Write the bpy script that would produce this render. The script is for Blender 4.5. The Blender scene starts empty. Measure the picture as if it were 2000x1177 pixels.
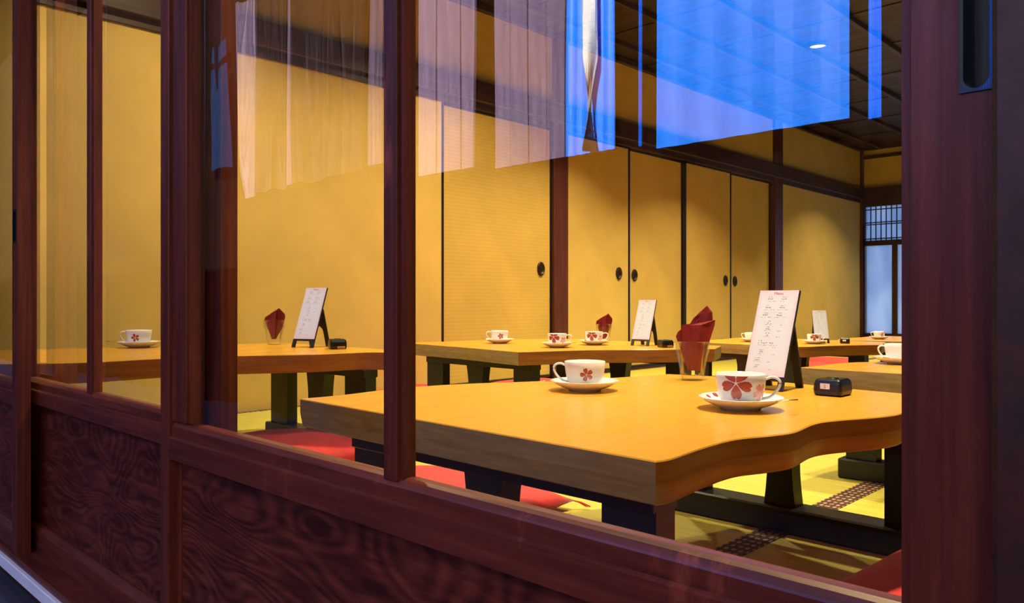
import bpy, bmesh, math, random
from mathutils import Vector, Matrix
random.seed(7)
PI = math.pi
S = bpy.context.scene
C = S.collection

# ------------------------------------------------------------------ camera, sky, sun, exposure
F_PX = 1520.0
YAW = math.atan2(1472, 1520)                       # the view is turned this far left of the room's depth axis
cam_d = bpy.data.cameras.new('camera')
cam = bpy.data.objects.new('camera', cam_d); C.objects.link(cam)
cam_d.sensor_width = 36.0
cam_d.lens = 36.0 * F_PX / 2000.0
cam_d.clip_start = 0.02
cam.location = (0, -0.5, 0.54)
cam.rotation_euler = (PI/2, 0, YAW)
S.camera = cam

S.view_settings.view_transform = 'Standard'
S.view_settings.look = 'None'
S.view_settings.exposure = 0.0
S.view_settings.gamma = 1.0
S.view_settings.use_curve_mapping = False

W = bpy.data.worlds.new('sky'); S.world = W; W.use_nodes = True
nt = W.node_tree; nt.nodes.clear()
o_ = nt.nodes.new('ShaderNodeOutputWorld'); bg = nt.nodes.new('ShaderNodeBackground')
tc = nt.nodes.new('ShaderNodeTexCoord'); sp = nt.nodes.new('ShaderNodeSeparateXYZ'); rp = nt.nodes.new('ShaderNodeValToRGB')
nt.links.new(tc.outputs['Generated'], sp.inputs[0]); nt.links.new(sp.outputs['Z'], rp.inputs[0])
rp.color_ramp.elements[0].position = 0.0; rp.color_ramp.elements[0].color = (0.42, 0.62, 1.0, 1)
rp.color_ramp.elements[1].position = 0.8; rp.color_ramp.elements[1].color = (0.13, 0.32, 1.0, 1)
nt.links.new(rp.outputs[0], bg.inputs[0]); bg.inputs[1].default_value = 1.7
nt.links.new(bg.outputs[0], o_.inputs[0])

sun_d = bpy.data.lights.new('sun', 'SUN'); sun_d.energy = 50.0; sun_d.color = (1.0, 0.93, 0.84); sun_d.angle = math.radians(0.6)
sun = bpy.data.objects.new('sun', sun_d); C.objects.link(sun)
sun_from = Vector((0.25, 0.85, 0.80)).normalized()  # high behind the shop: it lights the house across the street
sun.rotation_euler = sun_from.to_track_quat('Z', 'Y').to_euler()

# ------------------------------------------------------------------ materials
def new_mat(name):
    m = bpy.data.materials.new(name); m.use_nodes = True
    n = m.node_tree.nodes; b = n['Principled BSDF']
    return m, m.node_tree, b
def N(t, kind, **kw):
    n = t.nodes.new('ShaderNode' + kind)
    for k, v in kw.items():
        if k in n.inputs: n.inputs[k].default_value = v
        else: setattr(n, k, v)
    return n
def coords(t, scale=(1, 1, 1), rot=(0, 0, 0), kind='Object'):
    c = t.nodes.new('ShaderNodeTexCoord'); m = t.nodes.new('ShaderNodeMapping')
    m.inputs['Scale'].default_value = scale; m.inputs['Rotation'].default_value = rot
    t.links.new(c.outputs[kind], m.inputs[0]); return m.outputs[0]
def ramp(t, fac, stops):
    r = t.nodes.new('ShaderNodeValToRGB'); e = r.color_ramp.elements
    while len(e) < len(stops): e.new(0.5)
    for i, (p, c) in enumerate(stops):
        e[i].position = p; e[i].color = (*c, 1)
    t.links.new(fac, r.inputs[0]); return r.outputs[0]
def bump(t, b, h, strength, dist=0.01):
    n = N(t, 'Bump', Strength=strength, Distance=dist)
    t.links.new(h, n.inputs['Height']); t.links.new(n.outputs[0], b.inputs['Normal'])
def plain(name, col, rough=0.5, metal=0.0, spec=0.5, coat=0.0):
    m, t, b = new_mat(name)
    b.inputs['Base Color'].default_value = (*col, 1); b.inputs['Roughness'].default_value = rough
    b.inputs['Metallic'].default_value = metal; b.inputs['Specular IOR Level'].default_value = spec
    b.inputs['Coat Weight'].default_value = coat; b.inputs['Coat Roughness'].default_value = 0.1
    # a faint unevenness of tone so that nothing is dead flat
    ns = N(t, 'TexNoise', Scale=14.0, Detail=4.0); t.links.new(coords(t), ns.inputs['Vector'])
    c = ramp(t, ns.outputs['Fac'], [(0.3, tuple(x*0.92 for x in col)), (0.7, tuple(min(1, x*1.05) for x in col))])
    t.links.new(c, b.inputs['Base Color'])
    return m
def wood(name, dark, mid, light, grain=(3, 3, 40), rough=0.4, bmp=0.15, rings=None, coat=0.0, spec=0.5, wear=0.0):
    """streaky grain stretched along the axis with the smallest scale"""
    m, t, b = new_mat(name)
    v = coords(t, grain)
    n1 = N(t, 'TexNoise', Scale=1.0, Detail=8.0, Roughness=0.65, Distortion=0.4); t.links.new(v, n1.inputs['Vector'])
    fac = n1.outputs['Fac']
    if rings:
        v2 = coords(t, rings[0])
        wv = N(t, 'TexWave', Scale=rings[1], Distortion=rings[2], Detail=3.0); wv.inputs['Detail Scale'].default_value = rings[3]
        t.links.new(v2, wv.inputs['Vector'])
        mx = N(t, 'MixRGB'); mx.inputs[0].default_value = rings[4]
        t.links.new(fac, mx.inputs[1]); t.links.new(wv.outputs['Fac'], mx.inputs[2]); fac = mx.outputs[0]
    col = ramp(t, fac, [(0.28, dark), (0.5, mid), (0.74, light)])
    if wear:
        vw = coords(t, (9, 9, 2.5))
        nw = N(t, 'TexNoise', Scale=2.0, Detail=6.0, Roughness=0.7); t.links.new(vw, nw.inputs['Vector'])
        rw = ramp(t, nw.outputs['Fac'], [(0.60, (0, 0, 0)), (0.75, (1, 1, 1))])
        mx2 = N(t, 'MixRGB'); mx2.inputs[2].default_value = (*[min(1, x*wear) for x in light], 1)
        t.links.new(rw, mx2.inputs[0]); t.links.new(col, mx2.inputs[1]); col = mx2.outputs[0]
    t.links.new(col, b.inputs['Base Color'])
    rr = ramp(t, n1.outputs['Fac'], [(0.3, (rough+0.12,)*3), (0.7, (rough-0.05,)*3)])
    t.links.new(rr, b.inputs['Roughness'])
    b.inputs['Coat Weight'].default_value = coat; b.inputs['Coat Roughness'].default_value = 0.18
    b.inputs['Specular IOR Level'].default_value = spec
    bump(t, b, fac, bmp, 0.002)
    return m

M = {}
DK, MD, LT = (0.045, 0.0075, 0.0042), (0.115, 0.0205, 0.0110), (0.20, 0.043, 0.024)
M['door_v'] = wood('door wood upright grain', DK, MD, LT, (60, 60, 3), 0.40, 0.2, coat=0.04, spec=0.28, wear=1.6)
M['door_h'] = wood('door wood level grain', DK, MD, LT, (3, 60, 60), 0.38, 0.2, coat=0.04, spec=0.32, wear=1.4)
def cedar():
    """plain-sawn board: contour lines of a slow noise make the flame figure"""
    m, t, b = new_mat('door panel figured cedar')
    v = coords(t, (1.5, 1.0, 4.2), (0, 0.22, 0))
    n = N(t, 'TexNoise', Scale=1.3, Detail=2.0, Roughness=0.45, Distortion=0.35); t.links.new(v, n.inputs['Vector'])
    mu = N(t, 'Math', operation='MULTIPLY'); mu.inputs[1].default_value = 210.0; t.links.new(n.outputs['Fac'], mu.inputs[0])
    si = N(t, 'Math', operation='SINE'); t.links.new(mu.outputs[0], si.inputs[0])
    n2 = N(t, 'TexNoise', Scale=1.0, Detail=7.0, Roughness=0.65); t.links.new(coords(t, (8, 8, 60), (0, 0.22, 0)), n2.inputs['Vector'])
    n3 = N(t, 'TexNoise', Scale=2.2, Detail=3.0); t.links.new(coords(t), n3.inputs['Vector'])
    ma = N(t, 'Math', operation='MULTIPLY_ADD'); ma.inputs[1].default_value = 0.085; t.links.new(si.outputs[0], ma.inputs[0]); t.links.new(n2.outputs['Fac'], ma.inputs[2])
    ad = N(t, 'Math', operation='MULTIPLY_ADD'); ad.inputs[1].default_value = 0.28; t.links.new(n3.outputs['Fac'], ad.inputs[0]); t.links.new(ma.outputs[0], ad.inputs[2])
    c = ramp(t, ad.outputs[0], [(0.46, (0.036, 0.0055, 0.0034)), (0.64, (0.095, 0.0155, 0.0085)), (0.84, (0.18, 0.034, 0.018))])
    t.links.new(c, b.inputs['Base Color']); b.inputs['Roughness'].default_value = 0.42; b.inputs['Specular IOR Level'].default_value = 0.3
    bump(t, b, ma.outputs[0], 0.35, 0.002); return m
M['panel'] = cedar()
M['beam'] = wood('dark interior timber', (0.016, 0.0035, 0.0022), (0.036, 0.0080, 0.0045), (0.065, 0.016, 0.009), (30, 2, 30), 0.45, 0.15)
M['post'] = wood('red brown interior post', (0.045, 0.010, 0.005), (0.085, 0.018, 0.008), (0.13, 0.030, 0.012), (30, 30, 2), 0.42, 0.15)
M['ceil'] = wood('ceiling board', (0.012, 0.0045, 0.0025), (0.024, 0.009, 0.005), (0.042, 0.017, 0.009), (2, 25, 25), 0.5, 0.15)
M['table'] = wood('honey coloured table wood', (0.52, 0.245, 0.020), (0.60, 0.285, 0.024), (0.68, 0.335, 0.031), (30, 1.6, 70), 0.30, 0.05, coat=0.25)
M['endgrain'] = wood('table end grain', (0.20, 0.125, 0.045), (0.27, 0.175, 0.068), (0.36, 0.245, 0.105), (14, 30, 120), 0.5, 0.15)
M['liveedge'] = wood('reddish live edge', (0.17, 0.046, 0.009), (0.25, 0.074, 0.014), (0.34, 0.115, 0.024), (8, 3, 60), 0.42, 0.12)
M['black'] = plain('black painted wood', (0.0045, 0.0045, 0.007), 0.42)
M['lacquer'] = plain('black lacquered edge', (0.010, 0.007, 0.006), 0.35)
M['iron'] = plain('blued iron pull', (0.012, 0.026, 0.06), 0.28, metal=0.7)
M['china'] = plain('white bone china', (0.80, 0.80, 0.85), 0.12, coat=0.4)
M['petal'] = plain('wine red petal print', (0.33, 0.035, 0.035), 0.18, coat=0.4)
M['petal_pale'] = plain('pale pink petal print', (0.62, 0.22, 0.22), 0.18, coat=0.4)
M['napkin'] = plain('wine red paper napkin', (0.19, 0.003, 0.008), 0.85)
M['cushion'] = None
M['steel'] = plain('polished steel', (0.7, 0.68, 0.64), 0.15, metal=1.0)
M['plastic'] = plain('black plastic', (0.006, 0.006, 0.007), 0.28)
M['lcd'] = plain('pale number window', (0.75, 0.75, 0.9), 0.4)
M['tagtan'] = plain('tan label', (0.65, 0.35, 0.16), 0.5)
M['ink'] = plain('grey ink', (0.035, 0.03, 0.05), 0.8)
M['inkred'] = plain('red ink', (0.45, 0.06, 0.08), 0.8)
M['stone'] = plain('dark blue grey stone', (0.03, 0.032, 0.045), 0.6)
M['whitestrip'] = plain('white sill strip', (0.85, 0.85, 0.85), 0.4)
M['heri'] = None

def fabric():
    m, t, b = new_mat('red cushion cloth')
    n = N(t, 'TexNoise', Scale=9.0, Detail=5.0); t.links.new(coords(t), n.inputs['Vector'])
    c = ramp(t, n.outputs['Fac'], [(0.3, (0.42, 0.006, 0.006)), (0.7, (0.62, 0.014, 0.010))])
    t.links.new(c, b.inputs['Base Color']); b.inputs['Roughness'].default_value = 0.7
    b.inputs['Sheen Weight'].default_value = 0.2
    n2 = N(t, 'TexNoise', Scale=12.0, Detail=6.0, Distortion=1.0); t.links.new(coords(t), n2.inputs['Vector'])
    bump(t, b, n2.outputs['Fac'], 0.5, 0.01); return m
M['cushion'] = fabric()

def plaster(name, col, emboss=False):
    m, t, b = new_mat(name)
    n = N(t, 'TexNoise', Scale=3.0, Detail=8.0, Roughness=0.6); t.links.new(coords(t), n.inputs['Vector'])
    c = ramp(t, n.outputs['Fac'], [(0.3, tuple(x*0.9 for x in col)), (0.7, tuple(min(1, x*1.06) for x in col))])
    b.inputs['Roughness'].default_value = 0.85
    if emboss:                                      # faint scalloped paper pattern
        v = coords(t, (1, 1, 1))
        w1 = N(t, 'TexWave', Scale=14.0, Distortion=2.2, Detail=1.0); w1.bands_direction = 'Z'; w1.inputs['Detail Scale'].default_value = 8.0
        t.links.new(v, w1.inputs['Vector'])
        mx = N(t, 'MixRGB', blend_type='MULTIPLY'); mx.inputs[0].default_value = 0.08
        t.links.new(c, mx.inputs[1]); t.links.new(w1.outputs['Fac'], mx.inputs[2]); c = mx.outputs[0]
        bump(t, b, w1.outputs['Fac'], 0.05, 0.002)
    else:
        n2 = N(t, 'TexNoise', Scale=260.0, Detail=3.0); t.links.new(coords(t), n2.inputs['Vector'])
        bump(t, b, n2.outputs['Fac'], 0.15, 0.002)
    t.links.new(c, b.inputs['Base Color']); return m
WALLC = (0.66, 0.45, 0.115)
M['plaster'] = plaster('ochre plaster', WALLC)
M['fusuma'] = plaster('ochre fusuma paper', (0.64, 0.44, 0.115))
M['fusuma_wave'] = plaster('embossed ochre fusuma paper', (0.60, 0.40, 0.090), True)

def tatami():
    m, t, b = new_mat('tatami rush weave')
    v = coords(t, (1, 1, 1))
    w = N(t, 'TexWave', Scale=32.0, Distortion=0.25, Detail=1.0); w.bands_direction = 'Y'; t.links.new(v, w.inputs['Vector'])
    n = N(t, 'TexNoise', Scale=1.0, Detail=6.0); t.links.new(coords(t, (4, 160, 4)), n.inputs['Vector'])
    c = ramp(t, n.outputs['Fac'], [(0.3, (0.42, 0.36, 0.040)), (0.7, (0.58, 0.52, 0.080))])
    mx = N(t, 'MixRGB', blend_type='MULTIPLY'); mx.inputs[0].default_value = 0.35
    r = ramp(t, w.outputs['Fac'], [(0.0, (0.45, 0.42, 0.3)), (0.35, (1, 1, 1))])
    t.links.new(c, mx.inputs[1]); t.links.new(r, mx.inputs[2]); t.links.new(mx.outputs[0], b.inputs['Base Color'])
    b.inputs['Roughness'].default_value = 0.6
    bump(t, b, w.outputs['Fac'], 0.35, 0.003); return m
M['tatami'] = tatami()
def heri():
    m, t, b = new_mat('patterned mat border')
    vo = N(t, 'TexVoronoi', Scale=1.0); t.links.new(coords(t, (62, 36, 40)), vo.inputs['Vector'])
    vo.inputs['Randomness'].default_value = 0.15
    c = ramp(t, vo.outputs['Distance'], [(0.22, (0.42, 0.27, 0.16)), (0.34, (0.045, 0.010, 0.008)), (1.0, (0.03, 0.008, 0.007))])
    t.links.new(c, b.inputs['Base Color']); b.inputs['Roughness'].default_value = 0.8; return m
M['heri'] = heri()

def pane_glass(name, wav, seed):
    """old drawn glass: clear, mirrors the street, with the slow waves of its surface"""
    m = bpy.data.materials.new(name); m.use_nodes = True
    t = m.node_tree; t.nodes.clear()
    out = t.nodes.new('ShaderNodeOutputMaterial'); mix = t.nodes.new('ShaderNodeMixShader')
    tr = N(t, 'BsdfTransparent'); tr.inputs[0].default_value = (0.955, 0.965, 0.96, 1)
    gl = N(t, 'BsdfGlossy', Roughness=0.0); gl.inputs[0].default_value = (1, 1, 1, 1)
    v = coords(t, (5.0, 1, 1.1)); v.node.inputs['Location'].default_value = (seed, seed*2, seed*3)
    n = N(t, 'TexNoise', Scale=1.0, Detail=2.0, Roughness=0.45, Distortion=0.6); t.links.new(v, n.inputs['Vector'])
    bp = N(t, 'Bump', Strength=wav, Distance=0.01); t.links.new(n.outputs['Fac'], bp.inputs['Height'])
    t.links.new(bp.outputs[0], gl.inputs['Normal'])
    fr = N(t, 'Fresnel', IOR=1.52); ge = N(t, 'NewGeometry')
    inv = N(t, 'Math', operation='SUBTRACT'); inv.inputs[0].default_value = 1.0; t.links.new(ge.outputs['Backfacing'], inv.inputs[1])
    m1 = N(t, 'Math', operation='MULTIPLY'); m1.inputs[1].default_value = 2.35; t.links.new(fr.outputs[0], m1.inputs[0])
    m2 = N(t, 'Math', operation='MULTIPLY', use_clamp=True); t.links.new(m1.outputs[0], m2.inputs[0]); t.links.new(inv.outputs[0], m2.inputs[1])
    t.links.new(m2.outputs[0], mix.inputs[0]); t.links.new(tr.outputs[0], mix.inputs[1]); t.links.new(gl.outputs[0], mix.inputs[2])
    t.links.new(mix.outputs[0], out.inputs[0]); return m
M['pane_wavy'] = pane_glass('old window glass strongly waved', 0.20, 1.3)
M['pane'] = pane_glass('old window glass lightly waved', 0.025, 4.1)

def tumbler_glass():
    m = bpy.data.materials.new('clear tumbler glass'); m.use_nodes = True
    t = m.node_tree; t.nodes.clear()
    out = t.nodes.new('ShaderNodeOutputMaterial'); mix = t.nodes.new('ShaderNodeMixShader')
    tr = N(t, 'BsdfTransparent'); tr.inputs[0].default_value = (0.955, 0.965, 0.955, 1)
    gl = N(t, 'BsdfGlossy', Roughness=0.06); gl.inputs[0].default_value = (1, 1, 1, 1)
    lw = N(t, 'LayerWeight', Blend=0.22)
    mm = N(t, 'Math', operation='MINIMUM'); t.links.new(lw.outputs['Fresnel'], mm.inputs[0]); mm.inputs[1].default_value = 0.36
    t.links.new(mm.outputs[0], mix.inputs[0]); t.links.new(tr.outputs[0], mix.inputs[1]); t.links.new(gl.outputs[0], mix.inputs[2])
    t.links.new(mix.outputs[0], out.inputs[0]); return m
M['tumbler'] = tumbler_glass()

def frosted():
    m = bpy.data.materials.new('frosted window sheet'); m.use_nodes = True
    t = m.node_tree; t.nodes.clear()
    out = t.nodes.new('ShaderNodeOutputMaterial'); mix = t.nodes.new('ShaderNodeMixShader'); mix.inputs[0].default_value = 0.8
    a = N(t, 'BsdfDiffuse'); a.inputs[0].default_value = (0.8, 0.85, 0.9, 1)
    b = N(t, 'BsdfTranslucent')
    n = N(t, 'TexNoise', Scale=1.6, Detail=1.5, Distortion=0.3); t.links.new(coords(t, (2.6, 1, 0.9), (0, 0.5, 0)), n.inputs['Vector'])
    c = ramp(t, n.outputs['Fac'], [(0.35, (0.62, 0.72, 0.85)), (0.65, (0.92, 0.95, 0.98))]); t.links.new(c, b.inputs[0])
    t.links.new(a.outputs[0], mix.inputs[1]); t.links.new(b.outputs[0], mix.inputs[2]); t.links.new(mix.outputs[0], out.inputs[0]); return m
M['frosted'] = frosted()

def menu_paper():
    m, t, b = new_mat('menu sheet with pink edges')
    g = t.nodes.new('ShaderNodeTexCoord'); s = t.nodes.new('ShaderNodeSeparateXYZ'); t.links.new(g.outputs['Generated'], s.inputs[0])
    def edge(o):
        a = N(t, 'Math', operation='SUBTRACT'); a.inputs[1].default_value = 0.5; t.links.new(s.outputs[o], a.inputs[0])
        q = N(t, 'Math', operation='ABSOLUTE'); t.links.new(a.outputs[0], q.inputs[0]); return q.outputs[0]
    mx = N(t, 'Math', operation='MAXIMUM'); t.links.new(edge('X'), mx.inputs[0]); t.links.new(edge('Z'), mx.inputs[1])
    c = ramp(t, mx.outputs[0], [(0.38, (0.54, 0.58, 0.76)), (0.5, (0.56, 0.48, 0.66))])
    t.links.new(c, b.inputs['Base Color']); b.inputs['Roughness'].default_value = 0.5; return m
M['menu'] = menu_paper()
M['lens'] = None

# ------------------------------------------------------------------ mesh helpers
def bm_box(bm, x0, x1, y0, y1, z0, z1):
    r = bmesh.ops.create_cube(bm, size=1.0)
    bmesh.ops.scale(bm, vec=(x1-x0, y1-y0, z1-z0), verts=r['verts'])
    bmesh.ops.translate(bm, vec=((x0+x1)/2, (y0+y1)/2, (z0+z1)/2), verts=r['verts'])
    return r['verts']
def bevel_all(bm, w, seg=1):
    if w: bmesh.ops.bevel(bm, geom=bm.edges[:], offset=w, segments=seg, affect='EDGES', profile=0.6)
def obj(name, bm, mat, parent=None, origin=(0, 0, 0), smooth=False, keep=False):
    """link bm as one mesh object; its vertices are given relative to the parent's (or to its own) origin"""
    bmesh.ops.recalc_face_normals(bm, faces=bm.faces[:])
    if smooth:
        for f in bm.faces: f.smooth = True
    me = bpy.data.meshes.new(name); bm.to_mesh(me)
    if not keep: bm.free()
    if mat: me.materials.append(mat)
    o = bpy.data.objects.new(name, me); C.objects.link(o); o.location = origin
    if parent: o.parent = parent
    return o
def box(name, x0, x1, y0, y1, z0, z1, mat, parent=None, bev=0.002, seg=1, centred=True):
    bm = bmesh.new(); bm_box(bm, x0, x1, y0, y1, z0, z1); bevel_all(bm, bev, seg)
    if centred:
        c = Vector(((x0+x1)/2, (y0+y1)/2, (z0+z1)/2)); bmesh.ops.translate(bm, vec=-c, verts=bm.verts[:])
        return obj(name, bm, mat, parent, c)
    return obj(name, bm, mat, parent)
def empty(name, loc=(0, 0, 0), rz=0):
    o = bpy.data.objects.new(name, None); C.objects.link(o); o.location = loc; o.rotation_euler = (0, 0, rz)
    o.empty_display_size = 0.05; return o
def tag(o, label=None, cat=None, group=None, kind=None):
    if label: o['label'] = label
    if cat: o['category'] = cat
    if group: o['group'] = group
    if kind: o['kind'] = kind
    return o
def struct(o, label, cat): return tag(o, label, cat, None, 'structure')
def copy_tree(o, parent=None):
    c = o.copy(); C.objects.link(c); c.parent = parent
    for ch in list(o.children): copy_tree(ch, c)
    return c
def lathe(bm, prof, seg=40, close=False):
    rings = []
    for r, z in prof:
        if r < 1e-6: rings.append([bm.verts.new((0, 0, z))])
        else: rings.append([bm.verts.new((r*math.cos(2*PI*i/seg), r*math.sin(2*PI*i/seg), z)) for i in range(seg)])
    pairs = list(zip(rings, rings[1:])) + ([(rings[-1], rings[0])] if close else [])
    for a, b in pairs:
        for i in range(seg):
            j = (i+1) % seg
            if len(a) == 1 and len(b) == 1: continue
            if len(a) == 1: bm.faces.new((a[0], b[i], b[j]))
            elif len(b) == 1: bm.faces.new((a[i], a[j], b[0]))
            else: bm.faces.new((a[i], a[j], b[j], b[i]))
def tube(bm, pts, rad, seg=10, flat=1.0):
    """a round bar through pts; rad is a number or one per point"""
    n = len(pts); P = [Vector(p) for p in pts]; R = rad if isinstance(rad, (list, tuple)) else [rad]*n
    up = Vector((0, 0, 1)); rings = []
    for i, p in enumerate(P):
        d = (P[min(i+1, n-1)] - P[max(i-1, 0)]).normalized()
        s = d.cross(up)
        if s.length < 1e-3: s = d.cross(Vector((0, 1, 0)))
        s.normalize(); u = s.cross(d).normalized()
        rings.append([bm.verts.new(p + s*R[i]*math.cos(2*PI*k/seg) + u*R[i]*flat*math.sin(2*PI*k/seg)) for k in range(seg)])
    for a, b in zip(rings, rings[1:]):
        for k in range(seg): bm.faces.new((a[k], a[(k+1) % seg], b[(k+1) % seg], b[k]))
    bm.faces.new(rings[0][::-1]); bm.faces.new(rings[-1])
def prism(bm, poly, axis, a, b):
    """extrude a 2-D outline along an axis: 'z' takes (x,y), 'y' takes (x,z), 'x' takes (y,z)"""
    def P(p, h): return {'z': (p[0], p[1], h), 'y': (p[0], h, p[1]), 'x': (h, p[0], p[1])}[axis]
    lo = [bm.verts.new(P(p, a)) for p in poly]; hi = [bm.verts.new(P(p, b)) for p in poly]
    n = len(poly)
    f0 = bm.faces.new(lo); f1 = bm.faces.new(hi[::-1])
    for i in range(n): bm.faces.new((lo[i], hi[i], hi[(i+1) % n], lo[(i+1) % n]))
    return f0, f1
def text_obj(name, body, size, mat, parent, loc, rot, heavy=0.0):
    cu = bpy.data.curves.new(name, 'FONT'); cu.body = body; cu.size = size; cu.align_x = 'CENTER'; cu.extrude = 0.0001; cu.offset = heavy
    tmp = bpy.data.objects.new(name, cu); C.objects.link(tmp)
    dg = bpy.context.evaluated_depsgraph_get(); me = bpy.data.meshes.new_from_object(tmp.evaluated_get(dg))
    bpy.data.objects.remove(tmp); me.materials.clear(); me.materials.append(mat)
    o = bpy.data.objects.new(name, me); C.objects.link(o); o.parent = parent; o.location = loc; o.rotation_euler = rot; return o
def catmull(P, per=6):
    out = []
    n = len(P)
    for i in range(n-1):
        p0, p1, p2, p3 = P[max(i-1, 0)], P[i], P[i+1], P[min(i+2, n-1)]
        for k in range(per):
            t = k/per
            out.append(tuple(0.5*((2*p1[c]) + (-p0[c]+p2[c])*t + (2*p0[c]-5*p1[c]+4*p2[c]-p3[c])*t*t + (-p0[c]+3*p1[c]-3*p2[c]+p3[c])*t**3) for c in range(len(p1))))
    out.append(P[-1]); return out

# ------------------------------------------------------------------ the room
XL, XR, YF, ZC = -3.6, 1.95, 9.453, 2.43
# floor: a base slab and the tatami mats that make it up, each with two cloth borders
fl = empty('floor'); struct(fl, 'tatami floor of the dining room in yellow rush mats', 'floor')
box('subfloor', XL-0.2, XR+0.2, 0.10, YF+0.2, -0.10, -0.035, M['beam'], fl, 0)
MW, ML = 0.92, 1.84
bm = bmesh.new(); bm_box(bm, -MW/2+0.001, MW/2-0.001, -ML/2+0.001, ML/2-0.001, -0.035, 0.0); me_mat = None
mat0 = obj('tatami_mat', bm, M['tatami'], fl)
bm = bmesh.new(); bm_box(bm, -0.016, 0.016, -ML/2+0.001, ML/2-0.001, -0.034, 0.0018); bord0 = obj('mat_border', bm, M['heri'], mat0)
first = True
for i in range(6):
    for j in range(5):
        cx_, cy_ = -3.59 + MW*(i+0.5), 0.155 + ML*(j+0.5)
        if first: m_ = mat0
        else: m_ = mat0.copy(); C.objects.link(m_); m_.parent = fl
        m_.location = (cx_, cy_, 0)
        for s in (-1, 1):
            if first and s == -1: b_ = bord0
            else: b_ = bord0.copy(); C.objects.link(b_); b_.parent = m_
            b_.location = (s*(MW/2-0.017), 0, 0)
        first = False
struct(box('trim_1', XL, XR, 0.095, 0.154, -0.10, 0.002, M['door_h'], None, 0.002), 'dark wooden threshold between the sliding doors and the mats', 'threshold')

# left wall: posts, plaster fields, beams
wl = empty('wall_left', (0, 0, 0)); struct(wl, 'long left wall of ochre plaster and dark timber', 'wall')
box('backing', XL-0.16, XL-0.064, 0.05, YF+0.1, -0.1, ZC+0.02, M['plaster'], wl, 0)
for y0, y1 in ((0.05, 1.13), (1.276, 2.60), (7.211, YF)):
    box('plaster_panel', XL-0.064, XL, y0, y1, 0.0, 1.765, M['plaster'], wl, 0)
for y0, y1 in ((0.05, 1.13), (1.276, 3.62), (3.771, 7.03), (7.211, YF)):
    box('upper_plaster_panel', XL-0.064, XL, y0, y1, 1.93, 2.40, M['plaster'], wl, 0)
for y0, y1, mm in ((1.13, 1.276, 'post'), (3.62, 3.771, 'post'), (7.03, 7.211, 'post'), (YF-0.06, YF+0.04, 'post')):
    box('post', XL-0.064, XL+0.025, y0, y1, 0.0, ZC, M[mm], wl, 0.003)
box('lintel_track', XL-0.064, XL+0.012, 0.05, YF, 1.755, 1.80, M['beam'], wl, 0.002)
box('tie_beam', XL-0.02, XL+0.045, 0.05, YF, 1.80, 1.93, M['beam'], wl, 0.004)
box('ceiling_rail', XL-0.02, XL+0.03, 0.05, YF, 2.385, ZC, M['beam'], wl, 0.003)
box('floor_rail', XL-0.064, XL+0.004, 3.77, 7.03, -0.03, 0.012, M['beam'], wl, 0.001)

# fusuma: sliding paper doors in the left wall, black edged, with round recessed pulls
def fusuma(y0, y1, dx, pull, paper, label, zp=0.752, n=1):
    t = empty('fusuma', (XL+dx, (y0+y1)/2, 0)); h = (y1-y0)/2
    box('paper_face', -0.02, 0.0, -h+0.018, h-0.018, 0.03, 1.74, paper, t, 0)
    for s in (-1, 1): box('edge_strip', -0.024, 0.006, s*h-0.02 if s > 0 else -h, h if s > 0 else -h+0.02, 0.012, 1.755, M['lacquer'], t, 0.002)
    for a, b in ((0.012, 0.032), (1.737, 1.755)): box('cross_strip', -0.024, 0.006, -h+0.02, h-0.02, a, b, M['lacquer'], t, 0.002)
    if pull is not None:
        bm = bmesh.new()
        lathe(bm, [(0.0, -0.004), (0.024, -0.004), (0.028, 0.002), (0.032, 0.0065), (0.036, 0.0065), (0.0385, 0.003), (0.0385, -0.006)], 32)
        bmesh.ops.scale(bm, vec=(1.25, 0.92, 1), verts=bm.verts[:])
        bmesh.ops.rotate(bm, cent=(0, 0, 0), matrix=Matrix.Rotation(PI/2, 3, 'Y'), verts=bm.verts[:])
        obj('round_pull', bm, M['iron_dark'], t, (0.0055, pull-(y0+y1)/2, zp), True)
    tag(t, label, 'sliding door', 'papered sliding doors of the left wall'); return t
M['iron_dark'] = plain('black bronze pull', (0.035, 0.018, 0.014), 0.35, metal=0.5)
fusuma(2.60, 3.62, -0.004, 3.505, M['fusuma_wave'], 'ochre paper sliding door with wave embossing, nearest the left plaster wall', 0.765)
fusuma(3.771, 4.555, -0.004, 4.408, M['fusuma'], 'ochre sliding door right of the middle post, oval pull at its right edge', 0.758)
fusuma(4.545, 5.375, -0.035, 4.66, M['fusuma'], 'ochre sliding door second right of the middle post, oval pull at its left edge', 0.750)
fusuma(5.365, 6.175, -0.004, 6.065, M['fusuma'], 'ochre sliding door second from the far post, oval pull beside the black edge', 0.735)
fusuma(6.165, 7.03, -0.035, 6.300, M['fusuma'], 'ochre sliding door beside the far post, oval pull at its left edge', 0.733)

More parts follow.
